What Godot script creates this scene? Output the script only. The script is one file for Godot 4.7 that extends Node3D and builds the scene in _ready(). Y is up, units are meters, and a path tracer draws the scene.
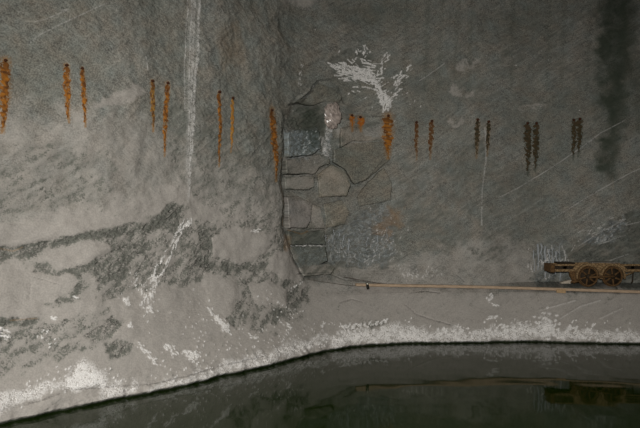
extends Node3D
# A flooded mine chamber: grey rock-salt wall curving round a dark green pool, rusty iron stubs in a row,
# a broken-out bay of blocks, a wooden beam along the bank and an old wagon chassis on a shelf.

const FOCAL := 650.0          # pixels, for the 640 x 428 frame
const EYE := 2.7              # camera height over the water
const TW := 2048
const TH := 1024
const H0 := -0.5              # lowest and highest height covered by the rock surface
const H1 := 8.6

var rng := RandomNumberGenerator.new()
var taken := {}

# ---------------------------------------------------------------- scene order
func _ready() -> void:
	rng.seed = 4711
	# camera
	var cam := Camera3D.new()
	cam.name = "camera"
	cam.fov = rad_to_deg(2.0 * atan(214.0 / FOCAL))
	cam.near = 0.05
	cam.far = 200.0
	add_child(cam)
	cam.position = Vector3(0, EYE, 0)
	cam.current = true
	# air: the chamber is closed, nothing but black outside it
	var env := Environment.new()
	env.background_mode = Environment.BG_COLOR
	env.background_color = Color(0, 0, 0)
	env.tonemap_mode = Environment.TONE_MAPPER_LINEAR
	env.tonemap_exposure = 1.0
	env.sdfgi_enabled = true
	env.ssao_enabled = true
	env.ssil_enabled = true
	var we := WorldEnvironment.new()
	we.name = "world_environment"
	we.environment = env
	add_child(we)
	# an added lamp in place of the camera flash, and two added roof fill lamps
	lamp_key = SpotLight3D.new()
	lamp_key.light_energy = 130.0
	lamp_key.light_color = Color(1.0, 0.985, 0.96)
	lamp_key.light_size = 0.16
	lamp_key.spot_range = 60.0
	lamp_key.spot_attenuation = 2.0
	lamp_key.spot_angle = 44.0
	lamp_key.spot_angle_attenuation = 1.0
	lamp_key.shadow_enabled = true
	flash_at = Vector3(-0.8, 3.9, 2.2)
	flash_aim = Vector3(0.0, 0.0, -13.0)
	roof_fill_energy = 5.0

	build_curve()
	build_noise()
	paint_rock()
	build_rock()
	build_chamber()
	build_water()
	build_blocks()
	build_drips()
	build_rust()
	build_beam()
	build_wagon()
	build_small_things()
	build_salt()
	build_added_lamps()

var lamp_key: SpotLight3D
var flash_at: Vector3
var flash_aim: Vector3
var roof_fill_energy: float

# ---------------------------------------------------------------- helpers
func numbered(called: String) -> String:
	if not taken.has(called):
		taken[called] = 0
		return called
	taken[called] += 1
	return "%s_%03d" % [called, taken[called]]

func tag(o: Node, label: String, category: String, group := "", kind := "") -> void:
	if label != "":
		o.set_meta("label", label)
	if category != "":
		o.set_meta("category", category)
	if group != "":
		o.set_meta("group", group)
	if kind != "":
		o.set_meta("kind", kind)

func base(called: String, at: Vector3) -> Node3D:
	var o := Node3D.new()
	o.name = numbered(called)
	add_child(o)
	o.position = at
	return o

func put(mesh: Mesh, called: String, m: Material, parent: Node = null) -> MeshInstance3D:
	var o := MeshInstance3D.new()
	o.mesh = mesh
	o.material_override = m
	o.cast_shadow = GeometryInstance3D.SHADOW_CASTING_SETTING_ON
	if parent == null:
		o.name = numbered(called)
		add_child(o)
	else:
		o.name = called
		parent.add_child(o, true)
	return o

func mat(c: Color, rough := 0.9, metal := 0.0, spec := 0.4) -> StandardMaterial3D:
	var m := StandardMaterial3D.new()
	m.albedo_color = c
	m.roughness = rough
	m.metallic = metal
	m.metallic_specular = spec
	return m

func vmat(rough := 0.9, spec := 0.4) -> StandardMaterial3D:
	var m := mat(Color.WHITE, rough, 0.0, spec)
	m.vertex_color_use_as_albedo = true
	return m

func noise_mat(a: Color, b: Color, freq: float, rough: float, seed_: int, scale := 1.0) -> StandardMaterial3D:
	var n := FastNoiseLite.new()
	n.seed = seed_
	n.frequency = freq
	n.fractal_octaves = 5
	var img := n.get_seamless_image(256, 256)
	img.convert(Image.FORMAT_RGB8)
	for y in 256:
		for x in 256:
			var v := img.get_pixel(x, y).r
			img.set_pixel(x, y, a.lerp(b, smoothstep(0.25, 0.75, v)))
	var m := mat(Color.WHITE, rough)
	m.albedo_texture = ImageTexture.create_from_image(img)
	m.uv1_triplanar = true
	m.uv1_scale = Vector3.ONE * scale
	return m

func box(st: SurfaceTool, xf: Transform3D, size: Vector3, bevel := 0.006) -> void:
	# a box with chamfered edges: 3 rings of faces made as a convex set of quads
	var h := size * 0.5
	var b: float = min(bevel, min(h.x, min(h.y, h.z)) * 0.45)
	for ax in 3:
		for sg in [-1.0, 1.0]:
			var u := (ax + 1) % 3
			var v := (ax + 2) % 3
			var p: Array[Vector3] = []
			for q in [[-1, -1], [1, -1], [1, 1], [-1, 1]]:
				var w := Vector3.ZERO
				w[ax] = sg * h[ax]
				w[u] = q[0] * (h[u] - b)
				w[v] = q[1] * (h[v] - b)
				p.append(w)
			quad(st, xf, p, sg < 0)
	for ax in 3:
		var u := (ax + 1) % 3
		var v := (ax + 2) % 3
		for su in [-1.0, 1.0]:
			for sv in [-1.0, 1.0]:
				var p: Array[Vector3] = []
				for k in 4:
					var w := Vector3.ZERO
					w[ax] = (h[ax] - b) * (-1.0 if k == 0 or k == 3 else 1.0)
					w[u] = su * (h[u] - (0.0 if k < 2 else b))
					w[v] = sv * (h[v] - (b if k < 2 else 0.0))
					p.append(w)
				quad(st, xf, p, su * sv < 0)
	for sx in [-1.0, 1.0]:
		for sy in [-1.0, 1.0]:
			for sz in [-1.0, 1.0]:
				var a := Vector3(sx * h.x, sy * (h.y - b), sz * (h.z - b))
				var c := Vector3(sx * (h.x - b), sy * h.y, sz * (h.z - b))
				var d := Vector3(sx * (h.x - b), sy * (h.y - b), sz * h.z)
				st.add_vertex(xf * a)
				if sx * sy * sz > 0:
					st.add_vertex(xf * d)
					st.add_vertex(xf * c)
				else:
					st.add_vertex(xf * c)
					st.add_vertex(xf * d)

func quad(st: SurfaceTool, xf: Transform3D, p: Array[Vector3], flip: bool) -> void:
	var o := [0, 2, 1, 0, 3, 2] if not flip else [0, 1, 2, 0, 2, 3]
	for k in o:
		st.add_vertex(xf * p[k])

func tool() -> SurfaceTool:
	var st := SurfaceTool.new()
	st.begin(Mesh.PRIMITIVE_TRIANGLES)
	st.set_smooth_group(-1)
	return st

func done(st: SurfaceTool) -> ArrayMesh:
	st.generate_normals()
	return st.commit()

func tube_mesh(pts: Array, radii: Array, sides := 8, squash := Vector2.ONE) -> ArrayMesh:
	var st := SurfaceTool.new()
	st.begin(Mesh.PRIMITIVE_TRIANGLES)
	st.set_smooth_group(0)
	tube(st, pts, radii, sides, squash)
	st.index()
	st.generate_normals()
	return st.commit()

func tube(st: SurfaceTool, pts: Array, radii: Array, sides := 8, squash := Vector2.ONE) -> void:
	var rings := []
	for i in pts.size():
		var a: Vector3 = pts[max(i - 1, 0)]
		var b: Vector3 = pts[min(i + 1, pts.size() - 1)]
		var t := (b - a).normalized()
		var up := Vector3.UP if absf(t.y) < 0.9 else Vector3.BACK
		var sd := t.cross(up).normalized()
		var u2 := sd.cross(t).normalized()
		var ring := []
		for k in sides:
			var an := TAU * k / sides
			ring.append(pts[i] + (sd * cos(an) * squash.x + u2 * sin(an) * squash.y) * radii[i])
		rings.append(ring)
	for i in pts.size() - 1:
		for k in sides:
			var k2 := (k + 1) % sides
			for v in [rings[i][k], rings[i + 1][k], rings[i + 1][k2], rings[i][k], rings[i + 1][k2], rings[i][k2]]:
				st.add_vertex(v)
	for e in [0, pts.size() - 1]:
		for k in sides:
			var k2 := (k + 1) % sides
			st.add_vertex(pts[e])
			if e == 0:
				st.add_vertex(rings[e][k])
				st.add_vertex(rings[e][k2])
			else:
				st.add_vertex(rings[e][k2])
				st.add_vertex(rings[e][k])

# ---------------------------------------------------------------- the plan of the shore
var plan: PackedVector2Array       # x, z at equal steps along the shore
var plan_n: PackedVector2Array     # direction into the rock
var plan_x: PackedFloat32Array     # frame column each step is seen at
var total := 0.0
const STEP := 0.02

const KNOTS := [-0.5, 0.0, 0.014, 0.03, 0.10, 0.5, 0.95, 1.05, 1.12, 1.5, 2.0, 3.0, 4.8, 8.6]
const PROFILES := [
	[0.12, 0.06, 0.045, -0.01, 0.00, 0.12, 0.27, 0.30, 0.32, 0.42, 0.50, 0.58, 0.70, 0.85],
	[0.12, 0.06, 0.045, -0.01, 0.02, 0.28, 0.52, 0.57, 0.60, 0.70, 0.76, 0.80, 0.85, 0.95],
	[0.12, 0.06, 0.045, -0.01, 0.04, 0.42, 0.84, 0.98, 1.05, 1.30, 1.45, 1.55, 1.60, 1.62],
	[0.12, 0.06, 0.045, -0.01, 0.04, 0.42, 0.84, 1.10, 1.58, 1.66, 1.70, 1.74, 1.76, 1.76],
]

func build_curve() -> void:
	var c: Array[Vector2] = [Vector2(-5.75, -5.6), Vector2(-5.05, -7.0)]
	for q in [[0, 425], [125, 399], [200, 383], [250, 371], [300, 358.5], [340, 349.5], [380, 345.3], [420, 343.6], [480, 343], [540, 342.6], [640, 345]]:
		var d: float = EYE * FOCAL / (q[1] - 214.0)
		c.append(Vector2((q[0] - 320.0) / FOCAL * d, -d))
	c.append(Vector2(8.2, -12.9))
	c.append(Vector2(9.6, -11.9))
	var dense: Array[Vector2] = []
	for i in c.size() - 1:
		var p0: Vector2 = c[max(i - 1, 0)]
		var p3: Vector2 = c[min(i + 2, c.size() - 1)]
		for k in 60:
			dense.append(c[i].cubic_interpolate(c[i + 1], p0, p3, k / 60.0))
	dense.append(c[-1])
	var out := PackedVector2Array()
	out.append(dense[0])
	var carry := 0.0
	for i in dense.size() - 1:
		var l := dense[i].distance_to(dense[i + 1])
		var at := STEP - carry
		while at <= l:
			out.append(dense[i].lerp(dense[i + 1], at / l))
			at += STEP
		carry = l - (at - STEP)
	# smooth the polyline a little
	for pass_ in 3:
		var s2 := out.duplicate()
		for i in out.size():
			var acc := Vector2.ZERO
			var n := 0
			for k in range(-8, 9):
				if i + k >= 0 and i + k < out.size():
					acc += out[i + k]
					n += 1
			if i >= 8 and i < out.size() - 8:
				s2[i] = acc / n
		out = s2
	plan = out
	total = (plan.size() - 1) * STEP
	for i in plan.size():
		var t := (plan[min(i + 4, plan.size() - 1)] - plan[max(i - 4, 0)]).normalized()
		plan_n.append(Vector2(t.y, -t.x))
		var depth: float = max(-plan[i].y, 1.0)
		plan_x.append(320.0 + plan[i].x / depth * FOCAL)

func profile(col: float, h: float) -> float:
	var k := 1
	while k < KNOTS.size() - 1 and KNOTS[k] < h:
		k += 1
	var t := clampf((h - KNOTS[k - 1]) / (KNOTS[k] - KNOTS[k - 1]), 0.0, 1.0)
	var a: Array
	var b: Array
	var w := 0.0
	if col < 230.0:
		a = PROFILES[0]; b = PROFILES[1]; w = smoothstep(90.0, 230.0, col)
	elif col < 470.0:
		a = PROFILES[1]; b = PROFILES[2]; w = smoothstep(290.0, 410.0, col)
	else:
		a = PROFILES[2]; b = PROFILES[3]; w = smoothstep(500.0, 560.0, col)
	return lerpf(lerpf(a[k - 1], a[k], t), lerpf(b[k - 1], b[k], t), w)

func base_point(s: float, h: float) -> Vector3:
	var f := clampf(s / STEP, 0.0, plan.size() - 1.001)
	var i := int(f)
	var p := plan[i].lerp(plan[i + 1], f - i)
	var n := plan_n[i].lerp(plan_n[i + 1], f - i)
	var o := profile(lerpf(plan_x[i], plan_x[i + 1], f - i), h)
	return Vector3(p.x + n.x * o, h, p.y + n.y * o)

func out_dir(s: float) -> Vector3:
	var i := int(clampf(s / STEP, 0.0, plan.size() - 1.0))
	return Vector3(-plan_n[i].x, 0, -plan_n[i].y)

func seen(p: Vector3) -> Vector2:
	var d: float = max(-p.z, 0.5)
	return Vector2(320.0 + p.x / d * FOCAL, 214.0 - (p.y - EYE) / d * FOCAL)

# where on the rock (s along the shore, h over the water) a photo pixel lies
func on_rock(x: float, y: float) -> Vector2:
	var lo := 0
	var hi := plan.size() - 1
	while hi - lo > 1:
		var m := (lo + hi) / 2
		if plan_x[m] < x: lo = m
		else: hi = m
	var q := Vector2(lo * STEP, clampf(EYE + (214.0 - y) / FOCAL * -plan[lo].y, 0.0, 8.0))
	for it in 14:
		# height by walking, place by Newton along s
		var e := seen(base_point(q.x, q.y)) - Vector2(x, y)
		if e.length() < 0.05:
			break
		var g := seen(base_point(q.x + 0.01, q.y)) - seen(base_point(q.x, q.y))
		q.x = clampf(q.x - e.x / max(g.x / 0.01, 15.0) * 0.8, 0.0, total)
		var a := H0
		var b := H1
		for k in 20:
			var m := (a + b) * 0.5
			if seen(base_point(q.x, m)).y > y: a = m
			else: b = m
		q.y = (a + b) * 0.5
	return q

func px_size(q: Vector2) -> float:
	return -base_point(q.x, q.y).z / FOCAL

# ---------------------------------------------------------------- painting what the rock is made of
var n_low: PackedByteArray
var n_mid: PackedByteArray
var n_fine: PackedByteArray
var n_grain: PackedByteArray
var dens := PackedFloat32Array()     # how much bare dark rock shows
var pale := PackedFloat32Array()     # smooth pale mud and salt skin, also brightening of the left wall
var white := PackedFloat32Array()    # salt bloom
var rust := PackedFloat32Array()
var soot := PackedFloat32Array()     # blackish green seep
var blue := PackedFloat32Array()     # clean bluish salt crystal
var crack := PackedFloat32Array()
var lift := PackedFloat32Array()     # metres towards the chamber
var relief := PackedFloat32Array()
var rock_tex: ImageTexture

func noise_bytes(freq: float, oct: int, seed_: int, type := FastNoiseLite.TYPE_SIMPLEX_SMOOTH) -> PackedByteArray:
	var n := FastNoiseLite.new()
	n.noise_type = type
	n.seed = seed_
	n.frequency = freq
	n.fractal_octaves = oct
	return n.get_image(TW, TH, false, false, true).get_data()

func build_noise() -> void:
	n_low = noise_bytes(0.005, 4, 3)
	n_mid = noise_bytes(0.022, 5, 5)
	n_fine = noise_bytes(0.09, 4, 8)
	n_grain = noise_bytes(0.3, 2, 13)
	for a in [dens, pale, white, rust, soot, blue, crack, lift, relief]:
		a.resize(TW * TH)

func tx(q: Vector2) -> Vector2:
	return Vector2(q.x / total * TW, (H1 - q.y) / (H1 - H0) * TH)

func stroke(arr: PackedFloat32Array, pts: Array, w: float, val := 1.0, rag := 0.5, soft := 0.5, add := false) -> PackedFloat32Array:
	var mx := total / TW
	var q := []
	var wid := []
	for p in pts:
		var sh := on_rock(p[0], p[1])
		q.append(tx(sh))
		wid.append((p[2] if p.size() > 2 else w) * px_size(sh) / mx)
	for i in q.size() - 1:
		var a: Vector2 = q[i]
		var b: Vector2 = q[i + 1]
		var wm: float = max(wid[i], wid[i + 1]) * 1.6 + 2.0
		var ab := b - a
		var l2: float = max(ab.length_squared(), 0.01)
		for y in range(max(0, int(min(a.y, b.y) - wm)), min(TH, int(max(a.y, b.y) + wm) + 1)):
			for x in range(max(0, int(min(a.x, b.x) - wm)), min(TW, int(max(a.x, b.x) + wm) + 1)):
				var t := clampf(((x - a.x) * ab.x + (y - a.y) * ab.y) / l2, 0.0, 1.0)
				var d := Vector2(x - a.x - ab.x * t, y - a.y - ab.y * t).length()
				var ww: float = lerpf(wid[i], wid[i + 1], t)
				if d > ww * (1.0 + rag):
					continue
				var k := y * TW + x
				d += ww * rag * (n_fine[k] * 0.4 / 127.5 + n_grain[k] * 0.8 / 127.5 - 1.2)
				var v := clampf((ww - d) / max(ww * soft, 0.6), 0.0, 1.0) * val
				if add: arr[k] += v
				elif val < 0.0: arr[k] = min(arr[k], v)
				else: arr[k] = max(arr[k], v)
	return arr

func poly(arr: PackedFloat32Array, pts: Array, val: float, feather := 4.0, warp := 5.0, add := false) -> PackedFloat32Array:
	var q := PackedVector2Array()
	var scale := 0.0
	for p in pts:
		var sh := on_rock(p[0], p[1])
		q.append(tx(sh))
		scale += px_size(sh) / (total / TW) / pts.size()
	feather *= scale
	warp *= scale
	var lo := q[0]
	var hi := q[0]
	for p in q:
		lo = lo.min(p)
		hi = hi.max(p)
	var n := q.size()
	var m := feather + warp
	var sp := 1
	if (hi.x - lo.x) * (hi.y - lo.y) > 12000.0: sp = 2
	if (hi.x - lo.x) * (hi.y - lo.y) > 120000.0: sp = 4
	for y in range(max(0, int(lo.y - m)), min(TH, int(hi.y + m) + 1), sp):
		for x in range(max(0, int(lo.x - m)), min(TW, int(hi.x + m) + 1), sp):
			var k := y * TW + x
			var p := Vector2(x + (n_mid[k] / 127.5 - 1.0) * warp, y + (n_mid[(k + 377) % (TW * TH)] / 127.5 - 1.0) * warp)
			var d2 := 1e9
			var inside := false
			var j := n - 1
			for i in n:
				var a := q[i]
				var b := q[j]
				if (a.y > p.y) != (b.y > p.y) and p.x < (b.x - a.x) * (p.y - a.y) / (b.y - a.y) + a.x:
					inside = not inside
				var ab := b - a
				var t := clampf((p - a).dot(ab) / max(ab.length_squared(), 0.01), 0.0, 1.0)
				d2 = min(d2, p.distance_squared_to(a + ab * t))
				j = i
			var d := sqrt(d2) * (1.0 if inside else -1.0)
			var v := smoothstep(-feather * 0.5, feather * 0.5, d) * val
			if v == 0.0:
				continue
			for yy in range(y, min(y + sp, TH)):
				for xx in range(x, min(x + sp, TW)):
					k = yy * TW + xx
					if add: arr[k] += v
					elif val < 0.0: arr[k] = min(arr[k], v)
					else: arr[k] = max(arr[k], v)
	return arr

# short ragged dabs of salt scattered about a polyline
func flecks(pts: Array, n: int, spread: float, r0: float, r1: float, slant: float, long_: float, val := 1.0) -> void:
	var mx := total / TW
	var q := []
	var sc := []
	for p in pts:
		var sh := on_rock(p[0], p[1])
		q.append(tx(sh))
		sc.append(px_size(sh) / mx)
	for i in n:
		var f := rng.randf() * (q.size() - 1.001)
		var j := int(f)
		var px: float = sc[j]
		var c: Vector2 = q[j].lerp(q[j + 1], f - j) + Vector2(rng.randfn(0.0, 1.0), rng.randfn(0.0, 1.0)) * spread * px
		var r := rng.randf_range(r0, r1) * px
		var an := slant + rng.randf_range(-0.5, 0.5)
		var d := Vector2(cos(an), -sin(an))
		var l := rng.randf_range(0.3, 1.0) * long_ * px
		var m := l + r * 1.8 + 1.0
		for y in range(max(0, int(c.y - m)), min(TH, int(c.y + m) + 1)):
			for x in range(max(0, int(c.x - m)), min(TW, int(c.x + m) + 1)):
				var o := Vector2(x - c.x, y - c.y)
				var t := clampf(o.dot(d), -l, l)
				var k := y * TW + x
				var e := (o - d * t).length() + r * (n_grain[k] / 160.0 - 0.8)
				white[k] = max(white[k], clampf((r - e) / max(r * 0.5, 0.6), 0.0, 1.0) * val)

func paint_rock() -> void:
	# smooth pale skin over the foot of the wall and the bank
	pale = poly(pale, [[-60, 225], [10, 218], [60, 205], [120, 190], [180, 178], [225, 190], [262, 205], [284, 230], [290, 248], [306, 280], [330, 284], [380, 285], [540, 288], [690, 290], [690, 352], [520, 352], [420, 352], [350, 356], [280, 372], [130, 412], [-60, 460]], 1.0, 26.0, 12.0)
	pale = poly(pale, [[90, 105], [112, 92], [135, 84], [146, 92], [130, 102], [112, 106]], 0.75, 5.0, 5.0)
	pale = poly(pale, [[-60, 100], [60, 110], [140, 120], [200, 150], [285, 180], [284, 240], [180, 220], [-60, 240]], 0.58, 40.0, 14.0)  # left wall painted paler than the right, adding to the lamp falloff
	pale = poly(pale, [[385, 282], [400, 262], [455, 246], [520, 240], [540, 262], [545, 290], [400, 288]], 0.52, 16.0, 8.0)
	pale = poly(pale, [[335, 284], [346, 266], [396, 262], [402, 288]], 0.5, 8.0, 5.0)
	for q in [[[285, 160], [318, 155], [328, 160], [314, 173], [286, 173]], [[287, 178], [312, 177], [312, 188], [288, 188]], [[288, 198], [310, 203], [310, 226], [290, 227]], [[320, 176], [332, 166], [346, 176], [346, 195], [322, 195]], [[312, 206], [322, 210], [324, 226], [312, 226]], [[302, 266], [328, 264], [330, 273], [305, 275]], [[340, 128], [382, 126], [382, 138], [342, 146]]]:
		pale = poly(pale, q, 0.45, 4.0, 5.0)
	pale = poly(pale, [[280, -14], [318, -12], [312, 4], [296, 9], [284, 2]], 0.7, 6.0, 7.0)
	for b in [[455, 61, 478, 65], [468, 88, 476, 92], [450, 118, 460, 124], [453, 88, 459, 93], [524, 106, 545, 109]]:
		pale = poly(pale, [[b[0], b[1]], [b[2], b[1]], [b[2], b[3]], [b[0], b[3]]], 0.7, 4.0, 9.0)
	# moderately broken rock
	var D := [
		[[[-60, 150], [60, 140], [110, 150], [120, 190], [60, 210], [-60, 222]], 0.36],
		[[[170, 95], [285, 130], [284, 225], [240, 225], [200, 200], [160, 150]], 0.38],
		[[[100, 235], [160, 212], [215, 222], [222, 272], [160, 285], [95, 300]], 0.50],
		[[[-60, 330], [30, 325], [110, 305], [125, 330], [90, 350], [-60, 395]], 0.47],
		[[[200, 222], [286, 215], [310, 285], [305, 320], [250, 330], [215, 300]], 0.44],
		[[[400, 150], [530, 165], [560, 235], [430, 245], [395, 225]], 0.27],
		[[[320, 0], [640, 0], [640, 150], [420, 130]], 0.16],
		# dark ledges and breaks
		[[[-30, 238], [0, 243], [12, 249], [32, 242], [45, 236], [85, 230], [112, 227], [130, 221], [150, 221], [160, 206], [176, 202], [188, 206], [180, 220], [160, 232], [135, 236], [112, 238], [80, 240], [55, 249], [30, 256], [10, 262], [-30, 264]], 0.80],
		[[[34, 272], [40, 264], [60, 268], [76, 268], [92, 258], [112, 248], [140, 238], [158, 240], [150, 256], [120, 270], [104, 290], [92, 276], [80, 274], [60, 276]], 0.72],
		[[[70, 272], [84, 270], [84, 288], [74, 300], [62, 306], [50, 305], [38, 303], [40, 298], [54, 300], [58, 294], [70, 297], [76, 288]], 0.72],
		[[[-30, 322], [8, 318], [22, 315], [42, 318], [38, 324], [14, 327], [-30, 332]], 0.80],
		[[[-30, 334], [4, 332], [9, 337], [4, 342], [-30, 344]], 0.75],
		[[[99, 268], [116, 262], [118, 284], [108, 296], [99, 298]], 0.60],
		[[[96, 322], [112, 318], [128, 322], [118, 328], [100, 329]], 0.62],
		[[[168, 262], [206, 262], [208, 280], [186, 290], [170, 284]], 0.55],
		[[[196, 232], [212, 224], [224, 226], [216, 240], [212, 258], [222, 266], [206, 274], [196, 262]], 0.75],
		[[[222, 262], [240, 260], [248, 270], [240, 276], [222, 276]], 0.72],
		[[[244, 264], [276, 260], [270, 268], [256, 274], [244, 276]], 0.70],
		[[[241, 242], [252, 236], [266, 235], [256, 240]], 0.75],
		[[[262, 258], [268, 254], [275, 245], [272, 252], [266, 260]], 0.75],
		[[[246, 274], [270, 276], [292, 280], [310, 284], [306, 300], [296, 308], [286, 302], [286, 288], [262, 284], [248, 288], [242, 300], [236, 296], [240, 280]], 0.66],
		[[[236, 296], [246, 290], [246, 318], [236, 330], [230, 326]], 0.62],
		[[[252, 303], [268, 306], [290, 304], [288, 318], [270, 326], [262, 324], [268, 310], [254, 309]], 0.66],
		[[[222, 318], [236, 310], [240, 322], [228, 330]], 0.55],
		[[[342, 325], [356, 321], [378, 319], [388, 315], [386, 324], [360, 329], [344, 330]], 0.60],
		[[[270, 334], [276, 331], [280, 338], [275, 342]], 0.60],
		[[[104, 344], [122, 340], [134, 345], [128, 354], [110, 356]], 0.62],
		[[[458, 150], [486, 135], [500, 150], [470, 165]], 0.40],
		[[[490, 60], [520, 40], [560, 30], [560, 60], [520, 75]], 0.32],
		[[[534, 246], [566, 238], [566, 290], [538, 288]], 0.72],
		[[[562, 250], [590, 234], [622, 214], [700, 210], [700, 290], [562, 289]], 0.68],
		[[[470, 250], [500, 240], [520, 246], [500, 262], [480, 262]], 0.42],
		[[[330, 60], [350, 46], [372, 50], [376, 66], [350, 80], [332, 78]], 0.45],
		[[[290, 118], [300, 100], [322, 104], [326, 130], [318, 150], [292, 150]], 0.70],
		[[[288, 228], [326, 228], [340, 262], [320, 280], [300, 274]], 0.55],
		[[[332, 84], [350, 90], [352, 106], [342, 108]], 0.5],
		[[[326, 232], [346, 222], [366, 208], [394, 204], [400, 240], [392, 266], [350, 268], [332, 264]], 0.58],
		[[[345, 100], [366, 112], [384, 130], [352, 124], [344, 112]], 0.42],
	]
	for d in D:
		dens = poly(dens, d[0], d[1], 7.0, 6.0)
	# islands of smooth skin between the breaks
	for p in [
		[[-30, 222], [40, 224], [85, 225], [100, 228], [60, 234], [38, 240], [12, 246], [-30, 238]],
		[[48, 260], [62, 255], [80, 248], [105, 243], [110, 248], [94, 256], [80, 265], [60, 265]],
		[[-30, 276], [30, 274], [70, 278], [72, 288], [56, 292], [38, 298], [38, 314], [-30, 316]],
		[[120, 304], [150, 290], [204, 288], [232, 328], [196, 344], [142, 346], [116, 336], [126, 320]],
		[[214, 238], [240, 228], [262, 234], [268, 244], [258, 258], [236, 260], [216, 254]],
		[[250, 284], [268, 282], [284, 290], [284, 302], [254, 302]],
		[[206, 274], [234, 282], [236, 296], [226, 316], [212, 318], [206, 300]],
		[[270, 258], [288, 248], [304, 276], [284, 278], [268, 268]],
	]:
		dens = poly(dens, p, -0.5, 4.0, 3.5)
		lift = poly(lift, p, 0.02, 8.0, 3.5)
		pale = poly(pale, p, 1.0, 4.0, 3.5)
	# the broken-out bay
	lift = poly(lift, [[285, 112], [292, 104], [318, 81], [345, 92], [372, 118], [398, 150], [402, 220], [396, 268], [360, 279], [306, 279], [290, 247], [284, 228], [284, 160]], -0.10, 12.0, 3.0, true)
	lift = poly(lift, [[295, 103], [318, 82], [338, 86], [344, 104], [330, 102]], 0.05, 4.0, 2.0, true)
	lift = poly(lift, [[340, 120], [380, 116], [388, 160], [372, 172], [346, 166]], 0.05, 8.0, 3.0, true)
	crack = stroke(crack, [[290, 105, 1.3], [300, 103, 1.2], [305, 97, 1.2], [311, 92, 1.0], [315, 85, 0.9], [320, 80, 0.7], [332, 79, 0.5]], 1.0, 1.0, 0.2, 0.4)
	for c in [
		[[318, 172], [324, 167], [332, 162]], [[360, 186], [372, 172], [384, 158]],
		[[297, 274], [328, 272], [345, 280], [400, 285]], [[346, 278], [380, 284]], [[283, 150], [284, 165]], [[306, 227], [312, 218]],
		[[406, 305], [416, 314], [430, 319], [452, 325]], [[410, 293], [425, 291], [440, 293]], [[340, 303], [352, 299], [362, 302]], [[457, 275], [464, 281]],
		[[368, 116], [384, 116]],
	]:
		crack = stroke(crack, c, 0.7, 0.65, 0.7, 0.6)
	# the rim cracks just above the water
	for c in [[[-10, 414], [40, 400], [70, 390], [100, 388]], [[100, 388], [150, 384], [200, 372], [236, 362], [262, 356]]]:
		crack = stroke(crack, c, 0.6, 0.8, 0.6, 0.5)
	crack = stroke(crack, [[125, 391], [124.5, 402]], 1.3, 1.0, 0.2, 0.4)
	crack = stroke(crack, [[58, 284], [30, 276]], 0.5, 0.6, 0.3)
	crack = stroke(crack, [[30, 284], [28, 300]], 0.5, 0.6, 0.3)
	# the long white run down the wall
	white = stroke(white, [[199, -20, 2.6], [197, 40, 2.4], [194, 90, 2.6], [192, 130, 2.5], [191, 165, 2.4], [190, 196, 1.4]], 2.5, 0.46, 0.5, 0.7)
	white = stroke(white, [[193, -20, 9.0], [191, 60, 8.5], [190, 130, 8.0], [189, 175, 6.0], [189, 200, 3.0]], 8.0, 0.24, 0.6, 0.9)
	for l in [[[191, -20], [189, 60], [188, 120], [188, 170]], [[187, -20], [185, 60], [184.5, 110]], [[194.5, -20], [192, 70], [190, 120], [190.5, 185]]]:
		white = stroke(white, l, 0.8, 0.5, 0.7, 0.6)
	white = stroke(white, [[484, 128], [486, 160], [482, 190], [481, 225]], 0.9, 0.35, 1.0, 0.8)
	white = stroke(white, [[144, 55], [146, 70]], 0.7, 0.4, 0.6)
	for l in [[[28, 44], [40, 34], [60, 24], [90, 10], [106, 3]], [[33, 22], [48, 18], [66, 10]], [[60, 10], [68, 9]]]:
		white = stroke(white, l, 0.8, 0.3, 0.8, 0.8)
	# pick and blade marks
	for l in [[[500, 197], [523, 185], [560, 162], [592, 140]], [[554, 218], [590, 195], [628, 174], [650, 164]], [[578, 246], [600, 232], [624, 220]], [[599, 244], [625, 235]], [[626, 225], [650, 219]], [[610, 260], [628, 254]],
			[[583, 146], [600, 133], [625, 120]], [[420, 80], [446, 62]], [[540, 310], [575, 300]], [[560, 318], [580, 306], [600, 300]], [[600, 318], [622, 308]]]:
		white = stroke(white, l, 0.9, 0.34, 0.9, 0.8)
		lift = stroke(lift, l, 1.2, 0.02, 0.5, 0.8, true)
	# salt bloom over the bay: rays that spread up from (384, 112)
	for l in [
		[[[386, 112], [384, 102], [381, 92]], 46, 1.6, 0.6, 1.4, 1.2, 2.5], [[[383, 96], [379, 86], [372, 78]], 40, 1.8, 0.6, 1.3, 2.0, 2.5],
		[[[374, 79], [362, 71], [346, 66], [335, 68]], 80, 2.2, 0.5, 1.4, 2.8, 4.0], [[[372, 78], [356, 76], [340, 75]], 60, 2.0, 0.5, 1.3, 2.9, 4.0],
		[[[356, 70], [368, 66]], 40, 4.0, 0.4, 1.2, 2.7, 3.0], [[[358, 62], [362, 52], [366, 46]], 26, 1.8, 0.5, 1.2, 1.3, 1.6],
		[[[380, 90], [378, 76], [382, 64], [388, 54]], 34, 1.4, 0.4, 0.9, 1.1, 2.4], [[[386, 102], [394, 92], [402, 78], [411, 66]], 40, 1.5, 0.4, 1.0, 0.9, 2.6],
		[[[396, 86], [402, 74]], 22, 1.2, 0.6, 1.1, 0.9, 2.4], [[[378, 86], [366, 88], [352, 92]], 20, 2.0, 0.3, 0.8, 2.9, 1.5], [[[300, 86], [302, 76], [303, 66]], 14, 0.7, 0.4, 0.8, 1.3, 1.6], [[[340, 66], [405, 100]], 46, 12.0, 0.3, 0.7, 1.0, 1.0],
	]:
		flecks(l[0], int(l[1] * 0.72), l[2] * 1.25, l[3] * 0.8, l[4] * 0.85, l[5], l[6])
	flecks([[331, 126], [328, 140], [331, 156]], 60, 1.6, 0.5, 1.1, 1.5, 2.0, 0.5)
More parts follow.
